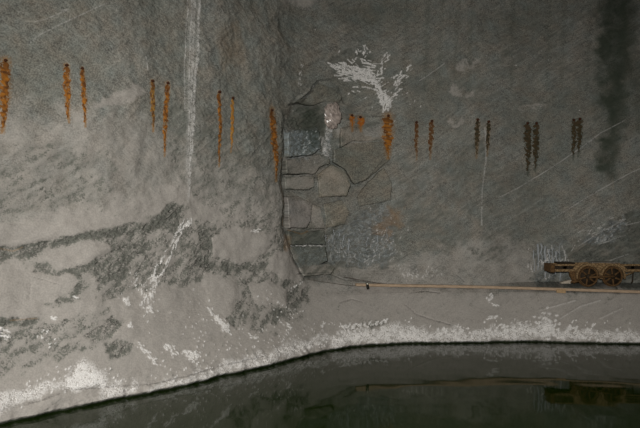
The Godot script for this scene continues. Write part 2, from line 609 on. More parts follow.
	flecks([[290, 136], [318, 140], [300, 152]], 60, 5.0, 0.3, 0.8, 0.8, 1.2, 0.5)
	flecks([[420, 10], [600, 100]], 7, 30.0, 0.4, 0.7, 0.0, 0.3)
	# salt along the broken diagonal on the mound, and specks on the bank
	for l in [
		[[[190, 221], [182, 230], [174, 248], [165, 268]], 46, 1.2, 0.5, 1.1, 1.0, 2.6], [[[165, 268], [154, 288], [140, 305]], 36, 1.4, 0.5, 1.0, 1.0, 2.6], [[[182, 222], [174, 238], [160, 262], [154, 274]], 34, 0.7, 0.4, 0.8, 1.05, 3.0],
		[[[158, 276], [151, 284]], 22, 2.0, 0.6, 1.3, 0.6, 1.6], [[[186, 225], [190, 222]], 14, 2.0, 0.5, 1.0, 0.5, 1.5], [[[124, 297], [128, 304]], 22, 1.8, 0.6, 1.5, 1.0, 1.4], [[[138, 274], [136, 286]], 10, 2.0, 0.6, 1.1, 1.0, 1.0],
		[[[128, 324], [130, 326]], 12, 1.2, 0.6, 1.4, 1.0, 0.8], [[[146, 306], [153, 313]], 16, 2.4, 0.5, 1.2, 2.4, 1.2], [[[140, 280], [152, 320]], 50, 7.0, 0.4, 0.9, 1.0, 0.9], [[[250, 231], [261, 229]], 14, 0.9, 0.4, 0.8, 0.1, 2.0],
		[[[294, 246], [326, 246]], 22, 0.3, 0.3, 0.6, 0.0, 2.0], [[[208, 308], [216, 320]], 18, 1.6, 0.5, 1.2, 2.4, 1.2], [[[218, 320], [228, 332]], 40, 2.4, 0.7, 1.6, 2.2, 1.4], [[[138, 344], [146, 352], [156, 363]], 26, 1.3, 0.6, 1.4, 2.4, 1.6],
		[[[166, 346], [174, 353]], 20, 2.2, 0.7, 1.5, 2.4, 1.4], [[[186, 353], [196, 356]], 32, 2.6, 0.8, 1.8, 0.4, 1.4], [[[250, 335], [256, 338]], 14, 1.4, 0.6, 1.3, 0.0, 1.0], [[[200, 300], [200, 345]], 36, 14.0, 0.4, 1.0, 1.0, 0.7],
		[[[230, 335], [300, 330]], 30, 8.0, 0.4, 1.0, 1.0, 0.7], [[[488, 300], [492, 295]], 12, 0.9, 0.6, 1.1, 1.0, 1.4], [[[487, 301], [498, 306]], 10, 0.8, 0.5, 0.9, 2.6, 1.2], [[[485, 318], [497, 316]], 12, 1.0, 0.5, 1.0, 0.2, 1.6],
		[[[278, 320], [290, 327]], 16, 1.6, 0.5, 1.1, 2.6, 1.4], [[[290, 290], [302, 281]], 16, 1.0, 0.5, 1.0, 0.7, 1.6], [[[318, 336], [324, 322]], 16, 1.0, 0.4, 0.9, 1.1, 1.4], [[[342, 326], [358, 326], [388, 320]], 46, 1.6, 0.5, 1.2, 0.6, 1.6],
		[[[262, 300], [300, 312]], 26, 5.0, 0.4, 0.9, 0.6, 1.2], [[[40, 330], [50, 345]], 16, 5.0, 0.4, 1.1, 1.0, 1.0], [[[0, 332], [8, 340]], 18, 2.0, 0.7, 1.6, 0.0, 1.4], [[[50, 316], [54, 318]], 8, 1.2, 0.6, 1.1, 0.0, 1.0], [[[73, 296], [76, 298]], 6, 0.8, 0.6, 1.0, 0.0, 1.0],
		[[[20, 395], [80, 370], [130, 385]], 70, 8.0, 0.5, 1.3, 1.0, 0.9], [[[160, 372], [240, 350], [320, 330]], 110, 8.0, 0.4, 1.1, 1.0, 0.8], [[[160, 385], [250, 362], [330, 340]], 90, 3.0, 0.6, 1.5, 0.5, 1.2],
		[[[336, 336], [420, 334], [540, 330], [640, 335]], 260, 3.6, 0.6, 1.6, 0.5, 1.4], [[[330, 328], [420, 325], [640, 326]], 60, 4.0, 0.4, 0.9, 1.0, 0.8], [[[540, 318], [556, 328]], 40, 5.0, 0.6, 1.4, 0.5, 1.2],
	]:
		flecks(l[0], l[1], l[2], l[3], l[4], l[5], l[6])
	# hanging white threads of salt under the bay and beside the wagon
	flecks([[328, 236], [346, 250], [360, 255]], 46, 9.0, 0.3, 0.6, 1.57, 3.0, 0.6)
	flecks([[366, 215], [388, 235], [385, 258]], 70, 7.0, 0.3, 0.7, 1.3, 1.4, 0.6)
	flecks([[535, 262], [562, 258]], 46, 7.0, 0.3, 0.7, 1.57, 4.0, 0.7)
	flecks([[585, 240], [622, 220]], 40, 6.0, 0.3, 0.7, 0.7, 3.0, 0.55)
	flecks([[400, 274], [440, 272]], 50, 3.0, 0.3, 0.6, 1.57, 1.6, 0.5)
	# white mass on the left bank, and the bloom along the rim
	for p in [
		[[[58, 384], [70, 370], [84, 364], [100, 368], [106, 380], [96, 386], [76, 388]], 1.0],
		[[[-20, 398], [10, 396], [30, 386], [50, 380], [58, 388], [40, 396], [20, 404], [-20, 418]], 0.72],
		[[[98, 386], [112, 380], [126, 386], [122, 394], [104, 396]], 0.7], [[[126, 392], [130, 382], [138, 386], [134, 394]], 0.9],
		[[[150, 388], [190, 374], [240, 360], [290, 344], [330, 334], [340, 338], [300, 352], [250, 366], [200, 379], [156, 390]], 0.62],
		[[[326, 336], [352, 330], [380, 330], [396, 324], [420, 330], [460, 332], [500, 328], [535, 326], [545, 318], [556, 328], [590, 333], [640, 330], [690, 332], [690, 344], [600, 340], [540, 337], [480, 340], [420, 341], [370, 342], [330, 347]], 0.85],
	]:
		white = poly(white, p[0], p[1], 9.0, 7.0)
	# seeps
	for p in [[[[598, -20], [634, -20], [634, 40], [628, 95], [618, 150], [612, 176], [596, 172], [604, 120], [598, 60]], 0.85], [[[300, 108], [324, 106], [322, 146], [304, 148]], 0.62], [[[222, 10], [250, 5], [246, 40], [230, 60], [220, 40]], 0.12],
			[[[628, 60], [650, 50], [650, 130], [632, 130]], 0.45], [[[596, 20], [604, 20], [602, 120], [594, 110]], 0.3], [[[326, 0], [400, 0], [380, 20], [340, 26]], 0.25]]:
		soot = poly(soot, p[0], p[1], 16.0, 7.0)
	for x in [405, 426, 440, 456, 470, 512, 548, 562, 588]:
		soot = stroke(soot, [[x + 3, -10, 3.0], [x, 40, 4.0], [x - 1, 90, 2.0]], 3.0, 0.22, 0.9, 1.0)
	for l in [[[0, 248], [14, 251], [24, 247]], [[10, 320], [36, 318]]]:
		rust = stroke(rust, l, 1.0, 0.35, 0.9, 0.8)
	rust = poly(rust, [[384, 206], [398, 206], [398, 226], [388, 238], [380, 232]], 0.34, 7.0, 9.0)
	rust = poly(rust, [[284, 236], [292, 236], [292, 250], [284, 250]], 0.3, 5.0, 4.0)
	rust = stroke(rust, [[292, 230], [302, 234], [310, 231]], 0.8, 0.5, 0.8)
	rust = stroke(rust, [[281, 150], [284, 200], [286, 228]], 1.6, 0.35, 0.9, 0.9)
	rust = poly(rust, [[214, 30], [240, 20], [244, 60], [224, 74]], 0.14, 14.0, 9.0)
	# soaked-in rust round each run, and the black ones
	for r in rust_table():
		var a: Color = r[5]
		var run := [[r[0], r[1], r[3] * 1.5], [r[0] + r[4] * 0.5, lerpf(r[1], r[2], 0.5), r[3] * 1.6], [r[0] + r[4], r[2] + 4.0, r[3] * 0.7]]
		if a.r > 0.3: rust = stroke(rust, run, 3.0, 0.85, 0.7, 0.9)
		elif a.r > 0.07:
			rust = stroke(rust, run, 3.0, 0.45, 0.7, 0.9)
			soot = stroke(soot, run, 3.0, 0.25, 0.7, 0.9)
		else: soot = stroke(soot, run, 3.0, 0.62, 0.6, 0.9)
	# bluish clean crystal
	for p in [[[[288, 132], [320, 128], [324, 150], [300, 158], [286, 154]], 0.7], [[[328, 240], [346, 226], [362, 214], [384, 204], [392, 214], [396, 240], [390, 262], [372, 266], [352, 264], [334, 262]], 0.45],
			[[[534, 246], [564, 240], [566, 278], [538, 284]], 0.3], [[[582, 242], [604, 226], [622, 214], [628, 226], [604, 246]], 0.5], [[[326, 128], [334, 128], [334, 156], [326, 156]], 0.6], [[[296, 250], [326, 248], [328, 264], [300, 268]], 0.35]]:
		blue = poly(blue, p[0], p[1], 6.0, 6.0)
	# ---- put the layers together
	var tool_marks := FastNoiseLite.new()
	tool_marks.seed = 21
	tool_marks.frequency = 1.0
	tool_marks.fractal_octaves = 3
	var veins := FastNoiseLite.new()
	veins.seed = 88
	veins.frequency = 1.0
	veins.fractal_octaves = 3
	var rgb := PackedByteArray()
	rgb.resize(TW * TH * 3)
	var m_s := total / TW
	var m_h := (H1 - H0) / TH
	for y in TH:
		var h := H1 - y * m_h
		for x in TW:
			var k := y * TW + x
			var lo := n_low[k] / 255.0
			var mi := n_mid[k] / 255.0
			var fi := n_fine[k] / 255.0
			var gr := smoothstep(0.18, 0.82, n_grain[k] / 255.0)
			var s := x * m_s
			var cut := tool_marks.get_noise_2d((s * 0.80 + h * 0.60) * 1.3, (h * 0.80 - s * 0.60) * 15.0)
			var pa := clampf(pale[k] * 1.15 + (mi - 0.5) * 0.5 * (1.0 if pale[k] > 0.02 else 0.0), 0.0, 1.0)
			var vs := veins.get_noise_2d((s * 0.86 + h * 0.5) * 2.2, (h * 0.86 - s * 0.5) * 6.5)
			var vn := absf(vs)
			var dk := smoothstep(0.34, 0.84, dens[k] + (mi - 0.5) * 0.45 + vs * 0.5 + (fi - 0.5) * 0.7 + (gr - 0.5) * 0.6 + 0.02)
			# bare rock, then its skins
			var cr := 0.238 + (lo - 0.5) * 0.08
			var cg := 0.238 + (lo - 0.5) * 0.07
			var cb := 0.214 + (lo - 0.5) * 0.07
			var hue := (n_low[(k * 3 + 5000) % (TW * TH)] / 255.0 - 0.5) * 0.10 + (n_mid[(k + 70000) % (TW * TH)] / 255.0 - 0.5) * 0.14
			cr *= 1.0 + hue
			cb *= 1.0 - hue * 0.6
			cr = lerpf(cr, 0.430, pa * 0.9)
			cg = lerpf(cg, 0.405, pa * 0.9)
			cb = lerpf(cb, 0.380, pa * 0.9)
			var g := 1.0 + (gr - 0.5) * 0.72 * (1.0 - 0.68 * pa) + (fi - 0.5) * 0.48 * (1.0 - 0.65 * pa) + (mi - 0.5) * 0.34 * (1.0 - 0.5 * pa) + cut * 0.24 * (0.3 + lo) * (1.0 - 0.8 * pa)
			cr *= g
			cg *= g
			cb *= g
			var slit := smoothstep(0.10, 0.02, vn) * smoothstep(0.25, 0.7, dk)
			var dg := (0.36 + fi * 0.5 + gr * 1.1) * (1.0 - 0.55 * slit)
			cr = lerpf(cr, 0.100 * dg, dk * 0.92)
			cg = lerpf(cg, 0.106 * dg, dk * 0.92)
			cb = lerpf(cb, 0.092 * dg, dk * 0.92)
			var bl := blue[k] * clampf(0.4 + (fi - 0.35) * 2.2, 0.0, 1.0)
			cr = lerpf(cr, 0.30 * dg, bl)
			cg = lerpf(cg, 0.33 * dg, bl)
			cb = lerpf(cb, 0.35 * dg, bl)
			var so := clampf(soot[k] * (0.7 + mi * 0.6), 0.0, 0.92)
			cr = lerpf(cr, 0.045, so)
			cg = lerpf(cg, 0.060, so)
			cb = lerpf(cb, 0.042, so)
			var ru := clampf(rust[k] * (0.5 + fi), 0.0, 1.0)
			cr = lerpf(cr, 0.33, ru)
			cg = lerpf(cg, 0.175, ru)
			cb = lerpf(cb, 0.055, ru)
			var wh := white[k]
			if wh > 0.55: wh = clampf(wh * smoothstep(0.22, 0.56, fi * 0.45 + gr * 0.55 + (wh - 0.7) * 0.5), 0.0, 0.95)
			else: wh = clampf(wh * 1.75 * smoothstep(0.22, 0.72, fi * 0.4 + gr * 0.35 + mi * 0.25), 0.0, 0.9)
			cr = lerpf(cr, 0.84, wh)
			cg = lerpf(cg, 0.83, wh)
			cb = lerpf(cb, 0.825, wh)
			# wet green rock below the lip, its undercut shade painted in too
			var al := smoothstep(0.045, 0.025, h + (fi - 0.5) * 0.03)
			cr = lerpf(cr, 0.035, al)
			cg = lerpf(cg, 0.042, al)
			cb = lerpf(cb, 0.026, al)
			var ck := crack[k] * smoothstep(0.15, 0.6, fi * 0.5 + mi * 0.5)
			cr *= 1.0 - 0.55 * ck
			cg *= 1.0 - 0.55 * ck
			cb *= 1.0 - 0.55 * ck
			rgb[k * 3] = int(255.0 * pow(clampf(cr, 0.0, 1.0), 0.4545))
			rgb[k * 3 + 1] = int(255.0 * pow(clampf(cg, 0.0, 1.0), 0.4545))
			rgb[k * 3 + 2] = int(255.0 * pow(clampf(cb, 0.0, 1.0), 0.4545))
			var calm := smoothstep(0.05, 0.4, h)
			var r := ((lo - 0.5) * 0.16 + (mi - 0.5) * 0.036 * (1.0 - 0.4 * pa)) * (0.25 + 0.75 * smoothstep(0.6, 1.8, h))
			r += cut * 0.010 * (0.3 + lo) * (1.0 - pa) + (fi - 0.5) * 0.022 * (1.0 - 0.7 * pa) + (gr - 0.5) * 0.016 * (1.0 - 0.7 * pa)
			r += dk * ((fi - 0.5) * 0.05 + (gr - 0.5) * 0.03 - 0.02) - slit * 0.03 + bl * (fi - 0.4) * 0.05
			r += lift[k] + wh * 0.012 - ck * 0.05
			relief[k] = r * (0.5 + 0.5 * calm) + (1.0 - calm) * ((mi - 0.5) * 0.10 + (lo - 0.5) * 0.12)
	var img := Image.create_from_data(TW, TH, false, Image.FORMAT_RGB8, rgb)
	img.generate_mipmaps()
	rock_tex = ImageTexture.create_from_image(img)

func bump(s: float, h: float) -> float:
	var u := clampf(s / total * TW, 0.0, TW - 1.01)
	var v := clampf((H1 - h) / (H1 - H0) * TH, 0.0, TH - 1.01)
	var x := int(u)
	var y := int(v)
	var fx := u - x
	var fy := v - y
	var k := y * TW + x
	return lerpf(lerpf(relief[k], relief[k + 1], fx), lerpf(relief[k + TW], relief[k + TW + 1], fx), fy)

func face(s: float, h: float) -> Vector3:
	return base_point(s, h) + out_dir(s) * bump(s, h)

func face_px(x: float, y: float) -> Vector3:
	var q := on_rock(x, y)
	return face(q.x, q.y)

# ---------------------------------------------------------------- setting
var wall: MeshInstance3D
var rock_mat: StandardMaterial3D

func build_rock() -> void:
	var hs := PackedFloat32Array()
	var h := H0
	while h < H1:
		hs.append(h)
		var dh := 0.02
		if h < 0.0: dh = 0.05
		elif h < 0.2: dh = 0.008
		elif h < 0.94: dh = 0.014
		elif h < 1.04: dh = 0.007
		elif h < 1.13: dh = 0.0035
		elif h < 1.6: dh = 0.014
		elif h > 7.2: dh = 0.06
		h += dh
	hs.append(H1)
	var nc := plan.size()
	var nr := hs.size()
	var v := PackedVector3Array()
	var uv := PackedVector2Array()
	var nn := PackedVector3Array()
	v.resize(nc * nr)
	uv.resize(nc * nr)
	nn.resize(nc * nr)
	for r in nr:
		for c in nc:
			var s := c * STEP
			v[r * nc + c] = face(s, hs[r])
			uv[r * nc + c] = Vector2(s / total, (H1 - hs[r]) / (H1 - H0))
	for r in nr:
		for c in nc:
			var du := v[r * nc + min(c + 1, nc - 1)] - v[r * nc + max(c - 1, 0)]
			var dv := v[min(r + 1, nr - 1) * nc + c] - v[max(r - 1, 0) * nc + c]
			nn[r * nc + c] = du.cross(dv).normalized()
	rock_mat = mat(Color.WHITE, 0.92, 0.0, 0.35)
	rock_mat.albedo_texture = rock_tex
	var cut := 0
	while hs[cut] < 1.12:
		cut += 1
	wall = rock_piece(v, nn, uv, nc, cut, nr - 1, "wall_back")
	tag(wall, "curved grey rock salt wall with rust runs above the dark pool", "wall", "", "structure")
	var bank := rock_piece(v, nn, uv, nc, 0, cut, "shore_bank")
	tag(bank, "pale sloping bank with white salt rim at the water's edge", "bank", "", "structure")

func rock_piece(v: PackedVector3Array, nn: PackedVector3Array, uv: PackedVector2Array, nc: int, r0: int, r1: int, called: String) -> MeshInstance3D:
	var a := []
	a.resize(Mesh.ARRAY_MAX)
	a[Mesh.ARRAY_VERTEX] = v.slice(r0 * nc, (r1 + 1) * nc)
	a[Mesh.ARRAY_NORMAL] = nn.slice(r0 * nc, (r1 + 1) * nc)
	a[Mesh.ARRAY_TEX_UV] = uv.slice(r0 * nc, (r1 + 1) * nc)
	var ix := PackedInt32Array()
	ix.resize((r1 - r0) * (nc - 1) * 6)
	var w := 0
	for r in r1 - r0:
		for c in nc - 1:
			var k := r * nc + c
			ix[w] = k; ix[w + 1] = k + nc; ix[w + 2] = k + nc + 1
			ix[w + 3] = k; ix[w + 4] = k + nc + 1; ix[w + 5] = k + 1
			w += 6
	a[Mesh.ARRAY_INDEX] = ix
	var am := ArrayMesh.new()
	am.add_surface_from_arrays(Mesh.PRIMITIVE_TRIANGLES, a)
	return put(am, called, rock_mat)

func slab(called: String, lo: Vector3, hi: Vector3, m: Material, label: String, category: String) -> void:
	var st := tool()
	box(st, Transform3D(Basis.IDENTITY, (lo + hi) * 0.5), hi - lo, 0.02)
	tag(put(done(st), called, m), label, category, "", "structure")

func build_chamber() -> void:
	var m := noise_mat(Color(0.44, 0.43, 0.40), Color(0.60, 0.58, 0.54), 0.02, 0.95, 31, 0.25)
	slab("wall_left", Vector3(-8.0, -1.6, -6.4), Vector3(-5.5, 9.2, 6.5), m, "plain grey rock side wall of the mine chamber", "wall")
	slab("wall_right", Vector3(9.4, -1.6, -13.0), Vector3(11.8, 9.2, 6.5), m, "plain grey rock end wall of the mine chamber", "wall")
	slab("wall_front", Vector3(-8.0, -1.6, 6.5), Vector3(11.8, 9.2, 7.2), m, "grey rock wall behind the visitors' landing", "wall")
	slab("ceiling", Vector3(-9.0, 8.5, -16.6), Vector3(12.0, 9.3, 7.2), m, "grey rock roof of the mine chamber", "ceiling")
	slab("floor", Vector3(-5.5, -1.6, -0.9), Vector3(9.4, 1.1, 6.5), m, "stone visitors' landing across the pool", "floor")
	var bed := mat(Color(0.20, 0.22, 0.16), 0.95)
	slab("pool_bed", Vector3(-9.0, -2.0, -16.6), Vector3(12.0, -1.6, 7.2), bed, "muddy green bed under the pool water", "pool bed")

func build_water() -> void:
	# a sheet with slow, very low swell
	var n := FastNoiseLite.new()
	n.seed = 77
	n.frequency = 0.35
	n.fractal_octaves = 2
	var v := PackedVector3Array()
	var nn := PackedVector3Array()
	var ix := PackedInt32Array()
	var x0 := -6.4
	var z0 := -14.4
	var cell := 0.07
	var nx := int((9.8 - x0) / cell)
	var nz := int((-0.85 - z0) / cell)
	for j in nz + 1:
		for i in nx + 1:
			var x := x0 + i * cell
			var z := z0 + j * cell
			v.append(Vector3(x, 0, z))
			var e := 0.05
			var gx := n.get_noise_2d((x + e) * 2.2, z * 3.0) - n.get_noise_2d((x - e) * 2.2, z * 3.0)
			var gz := n.get_noise_2d(x * 2.2, (z + e) * 3.0) - n.get_noise_2d(x * 2.2, (z - e) * 3.0)
			nn.append(Vector3(-gx * 0.022, 1.0, -gz * 0.022).normalized())
	for j in nz:
		for i in nx:
			var k := j * (nx + 1) + i
			ix.append_array([k, k + 1, k + nx + 2, k, k + nx + 2, k + nx + 1])
	var a := []
	a.resize(Mesh.ARRAY_MAX)
	a[Mesh.ARRAY_VERTEX] = v
	a[Mesh.ARRAY_NORMAL] = nn
	a[Mesh.ARRAY_INDEX] = ix
	var am := ArrayMesh.new()
	am.add_surface_from_arrays(Mesh.PRIMITIVE_TRIANGLES, a)
	var m := mat(Color(0.13, 0.21, 0.02, 0.55), 0.045, 0.0, 0.27)
	m.transparency = BaseMaterial3D.TRANSPARENCY_ALPHA
	m.refraction_enabled = true
	m.refraction_scale = 0.033
	tag(put(am, "pool_water", m), "still dark green mine water mirroring the bank", "water", "", "structure")

# ---------------------------------------------------------------- blocks broken loose in the bay
func block(pts: Array, proud: float, col: Color, rough := 1.0) -> void:
	# an irregular slab standing out of the rock: outline on the wall, chamfered rim, uneven face
	var q := []
	var mid := Vector2.ZERO
	for p in pts:
		var sh := on_rock(p[0], p[1])
		q.append(sh)
		mid += sh / pts.size()
	var nrm := out_dir(mid.x)
	# subdivide the outline so that it is not straight
	var ring: Array[Vector2] = []
	for i in q.size():
		var a: Vector2 = q[i]
		var b: Vector2 = q[(i + 1) % q.size()]
		var n: int = max(2, int(a.distance_to(b) / 0.06))
		for k in n:
			ring.append(a.lerp(b, float(k) / n) + Vector2(rng.randf_range(-0.010, 0.010), rng.randf_range(-0.010, 0.010)))
	var st := SurfaceTool.new()
	st.begin(Mesh.PRIMITIVE_TRIANGLES)
	st.set_smooth_group(-1)
	var layers := [[1.0, -0.5], [1.0, 0.8], [0.95, 1.0], [0.75, 1.0], [0.5, 1.0], [0.25, 1.0]]
	var tilt := Vector2(rng.randf_range(-0.16, 0.16), rng.randf_range(-0.25, 0.10))
	var grid := []
	var depth0 := base_point(mid.x, mid.y)
	for L in layers:
		var row := []
		for p in ring:
			var e: Vector2 = mid + (p - mid) * L[0]
			var w := base_point(e.x, e.y)
			var k := clampi(int((H1 - e.y) / (H1 - H0) * TH), 0, TH - 1) * TW + clampi(int(e.x / total * TW), 0, TW - 1)
			var up: float = -0.10 + proud * 0.62 * L[1] + (e - mid).dot(tilt)
			if L[1] > 0.5:
				up += (n_mid[k] / 255.0 - 0.5) * 0.03 * rough + (n_fine[k] / 255.0 - 0.5) * 0.015 * rough
			row.append([w + nrm * up, e])
		grid.append(row)
	var n := ring.size()
	for l in layers.size() - 1:
		for i in n:
			var j := (i + 1) % n
			for c in [grid[l][i], grid[l + 1][i], grid[l + 1][j], grid[l][i], grid[l + 1][j], grid[l][j]]:
				vcol(st, c, col)
	var top: Vector3 = Vector3.ZERO
	for c in grid[-1]:
		top += c[0] / n
	for i in n:
		for c in [grid[-1][i], [top, mid], grid[-1][(i + 1) % n]]:
			vcol(st, c, col)
	put(done(st), "rock_block", block_mat, wall)

func vcol(st: SurfaceTool, c: Array, col: Color) -> void:
	st.set_uv(Vector2(c[1].x / total, (H1 - c[1].y) / (H1 - H0)))
	st.set_color(col)
	st.add_vertex(c[0])

var block_mat: StandardMaterial3D

func build_blocks() -> void:
	block_mat = rock_mat.duplicate()
	block_mat.vertex_color_use_as_albedo = true
	var grey := Color(1.0, 0.98, 0.96)
	var cool := Color(0.92, 0.98, 1.0)
	var dull := Color(0.94, 0.90, 0.85)
	var tan_ := Color(1.0, 0.95, 0.88)
	var dark := Color(0.78, 0.81, 0.79)
	for b in [
		[[[287, 133], [303, 129], [320, 131], [323, 148], [312, 155], [288, 157]], 0.14, cool, 1.8],
		[[[284, 161], [300, 158], [318, 154], [330, 157], [331, 163], [320, 167], [315, 174], [285, 174]], 0.20, grey, 0.8],
		[[[286, 177], [313, 176], [313, 187], [308, 190], [287, 189]], 0.18, grey, 0.6],
		[[[287, 197], [298, 196], [312, 203], [311, 221], [307, 228], [289, 228]], 0.19, Color(1.0, 0.98, 1.0), 0.7],
		[[[313, 204], [320, 207], [325, 228], [309, 229], [312, 221]], 0.15, grey, 0.6],
		[[[319, 175], [332, 164], [344, 170], [350, 186], [346, 196], [320, 197]], 0.19, tan_, 0.8],
		[[[335, 150], [352, 142], [385, 141], [390, 160], [380, 168], [366, 180], [354, 184], [346, 169], [334, 162]], 0.14, dull, 1.0],
		[[[367, 184], [384, 168], [392, 182], [391, 200], [378, 203], [360, 206], [358, 196]], 0.16, dull, 0.9],
		[[[325, 204], [342, 200], [350, 212], [344, 224], [328, 228]], 0.13, tan_, 1.3],
		[[[290, 231], [312, 232], [325, 230], [326, 244], [292, 245]], 0.10, dark, 1.4],
		[[[292, 247], [325, 246], [327, 261], [316, 266], [301, 268], [296, 258]], 0.13, dark, 1.0],
		[[[300, 268], [328, 263], [334, 268], [330, 274], [304, 276]], 0.20, grey, 0.6],
		[[[341, 128], [364, 122], [384, 124], [384, 140], [352, 141], [340, 148]], 0.13, dull, 1.0],
		[[[296, 102], [308, 97], [319, 83], [334, 88], [343, 96], [341, 102], [326, 101], [310, 106]], 0.17, Color(0.96, 0.93, 0.88), 0.9],
	]:
		block(b[0], b[1], b[2], b[3])
	# the rounded wet knob under the bloom, with its tail
	var st := SurfaceTool.new()
	st.begin(Mesh.PRIMITIVE_TRIANGLES)
	st.set_smooth_group(0)
	var c := face_px(333, 115)
	var sz := px_size(on_rock(333, 115))
	var q := on_rock(333, 115)
	var nrm := out_dir(q.x)
	var sd := Vector3(-nrm.z, 0, nrm.x)
	var kn := FastNoiseLite.new()
	kn.seed = 15
	kn.frequency = 1.0
	kn.fractal_octaves = 3
	var rows := 26
	var cols := 40
	var P := []
	for i in rows + 1:
		var row := []
		var th := PI * i / rows
		for j in cols:
			var ph := TAU * j / cols
			var r := 1.0 + 0.10 * sin(3.0 * ph + 1.2) * sin(th) + 0.07 * sin(5.0 * th + 2.0 * ph) + 0.22 * kn.get_noise_3d(sin(th) * cos(ph) * 2.2, cos(th) * 3.0, sin(th) * sin(ph) * 2.2)
			row.append(c + sd * cos(ph) * sin(th) * 10.0 * sz * r + Vector3.UP * cos(th) * 13.0 * sz * r + nrm * (sin(ph) * sin(th) * 0.11 * r - 0.01))
		P.append(row)
	for i in rows:
		for j in cols:
			var j2 := (j + 1) % cols
			for w in [P[i][j], P[i + 1][j2], P[i + 1][j], P[i][j], P[i][j2], P[i + 1][j2]]:
				var g := 0.95 + 1.1 * kn.get_noise_3dv(w * 26.0)
				st.set_color(Color(0.40 * g, 0.34 * g, 0.31 * g))
				st.add_vertex(w)
	st.index()
	st.generate_normals()
	var km := vmat(0.24, 0.7)
	put(st.commit(), "salt_knob", km, wall).set_meta("label", "glossy pinkish knob")

func build_drips() -> void:
	var m := mat(Color(0.66, 0.68, 0.70), 0.6)
	var D := []
	for x in [534.0, 537.8, 541.5, 545.2, 549.0, 552.4, 556.0, 559.5]:
		D.append([x, rng.randf_range(243, 252), rng.randf_range(262, 282), rng.randf_range(0.7, 1.2)])
	for x in [328.0, 331.5, 336.0, 341.0, 345.5, 350.5, 368.0, 379.0, 388.0]:
		var t := rng.randf_range(222, 240) if x < 350 else rng.randf_range(212, 250)
		D.append([x, t, t + rng.randf_range(7, 18), rng.randf_range(0.4, 0.8)])
	for d in D:
		var pts := []
		var rad := []
		for k in 7:
			var t := k / 6.0
			var q := on_rock(d[0] + rng.randf_range(-0.9, 0.9), lerpf(d[1], d[2], t))
			pts.append(face(q.x, q.y) + out_dir(q.x) * 0.012)
			rad.append(d[3] * px_size(q) * (1.0 - 0.5 * t) * rng.randf_range(0.35, 1.5))
		put(tube_mesh(pts, rad, 6), "salt_drip", m, wall)

# ---------------------------------------------------------------- rusty stubs
func rust_table() -> Array:
	var O := Color(0.42, 0.165, 0.022)
	var Y := Color(0.40, 0.22, 0.055)
	var B := Color(0.115, 0.048, 0.018)
	var K := Color(0.046, 0.042, 0.024)
	var D := Color(0.165, 0.095, 0.042)
	var E := Color(0.085, 0.058, 0.030)
	var R := Color(0.36, 0.085, 0.02)
	# x, top, bottom, half width, lean, main, second, label
	return [
		[6, 60, 128, 4.2, -4.0, O, B, "rusted iron stub with a broad orange run at the open end of the row"],
		[67, 65, 118, 2.6, 1.0, O, B, "rusted stub with orange run, wider of the pair beside the pale scratches"],
		[83, 68, 123, 2.3, 0.5, O, B, "rusted stub with orange run, narrower of the pair beside the pale scratches"],
		[152, 81, 127, 2.4, 2.0, Y, B, "rusted stub with short yellowish run beside the long white streak"],
		[168, 83, 152, 2.6, -3.0, O, B, "rusted stub with long leaning orange run nearest the long white streak"],
		[219, 92, 162, 2.1, 1.0, O, B, "rusted stub with long thin orange run between white streak and bay"],
		[234, 98, 148, 1.8, -3.0, O, Y, "rusted stub with short thin orange run between white streak and bay"],
		[273, 110, 176, 4.6, 4.0, O, B, "rusted stub with broad ragged orange run at the edge of the bay"],
		[353, 115, 127, 2.0, -1.0, R, O, "small red rust spot just beside the glossy knob"],
		[361, 117, 127, 2.4, 0.0, R, O, "small red rust spot between the knob and the broad orange run"],
		[388, 116, 154, 3.6, 0.5, O, B, "rusted stub with broad orange run under the white salt bloom"],
		[417, 122, 156, 1.4, -1.0, D, B, "rusted stub with faint brown run beside the white salt bloom"],
		[432, 121, 155, 2.0, -2.5, D, B, "rusted stub with short brown run between the bloom and the dark pairs"],
		[477, 120, 154, 2.0, -0.5, E, K, "rusted stub with dull brown run beside the faint pale streak"],
		[488, 122, 152, 1.4, -1.0, E, K, "rusted stub with thin dull brown run crossing the faint pale streak"],
		[528, 123, 171, 2.8, 0.0, K, E, "rusted stub with long black-brown run, longer of the darkest pair"],
		[537, 123, 168, 2.6, -1.5, K, E, "rusted stub with long black-brown run, shorter of the darkest pair"],
		[574, 120, 155, 1.8, -0.5, K, E, "rusted stub with thin black-brown run, last pair before the black seep"],
		[580, 119, 152, 2.4, -1.5, K, E, "rusted stub with wider black-brown run, last pair before the black seep"],
	]

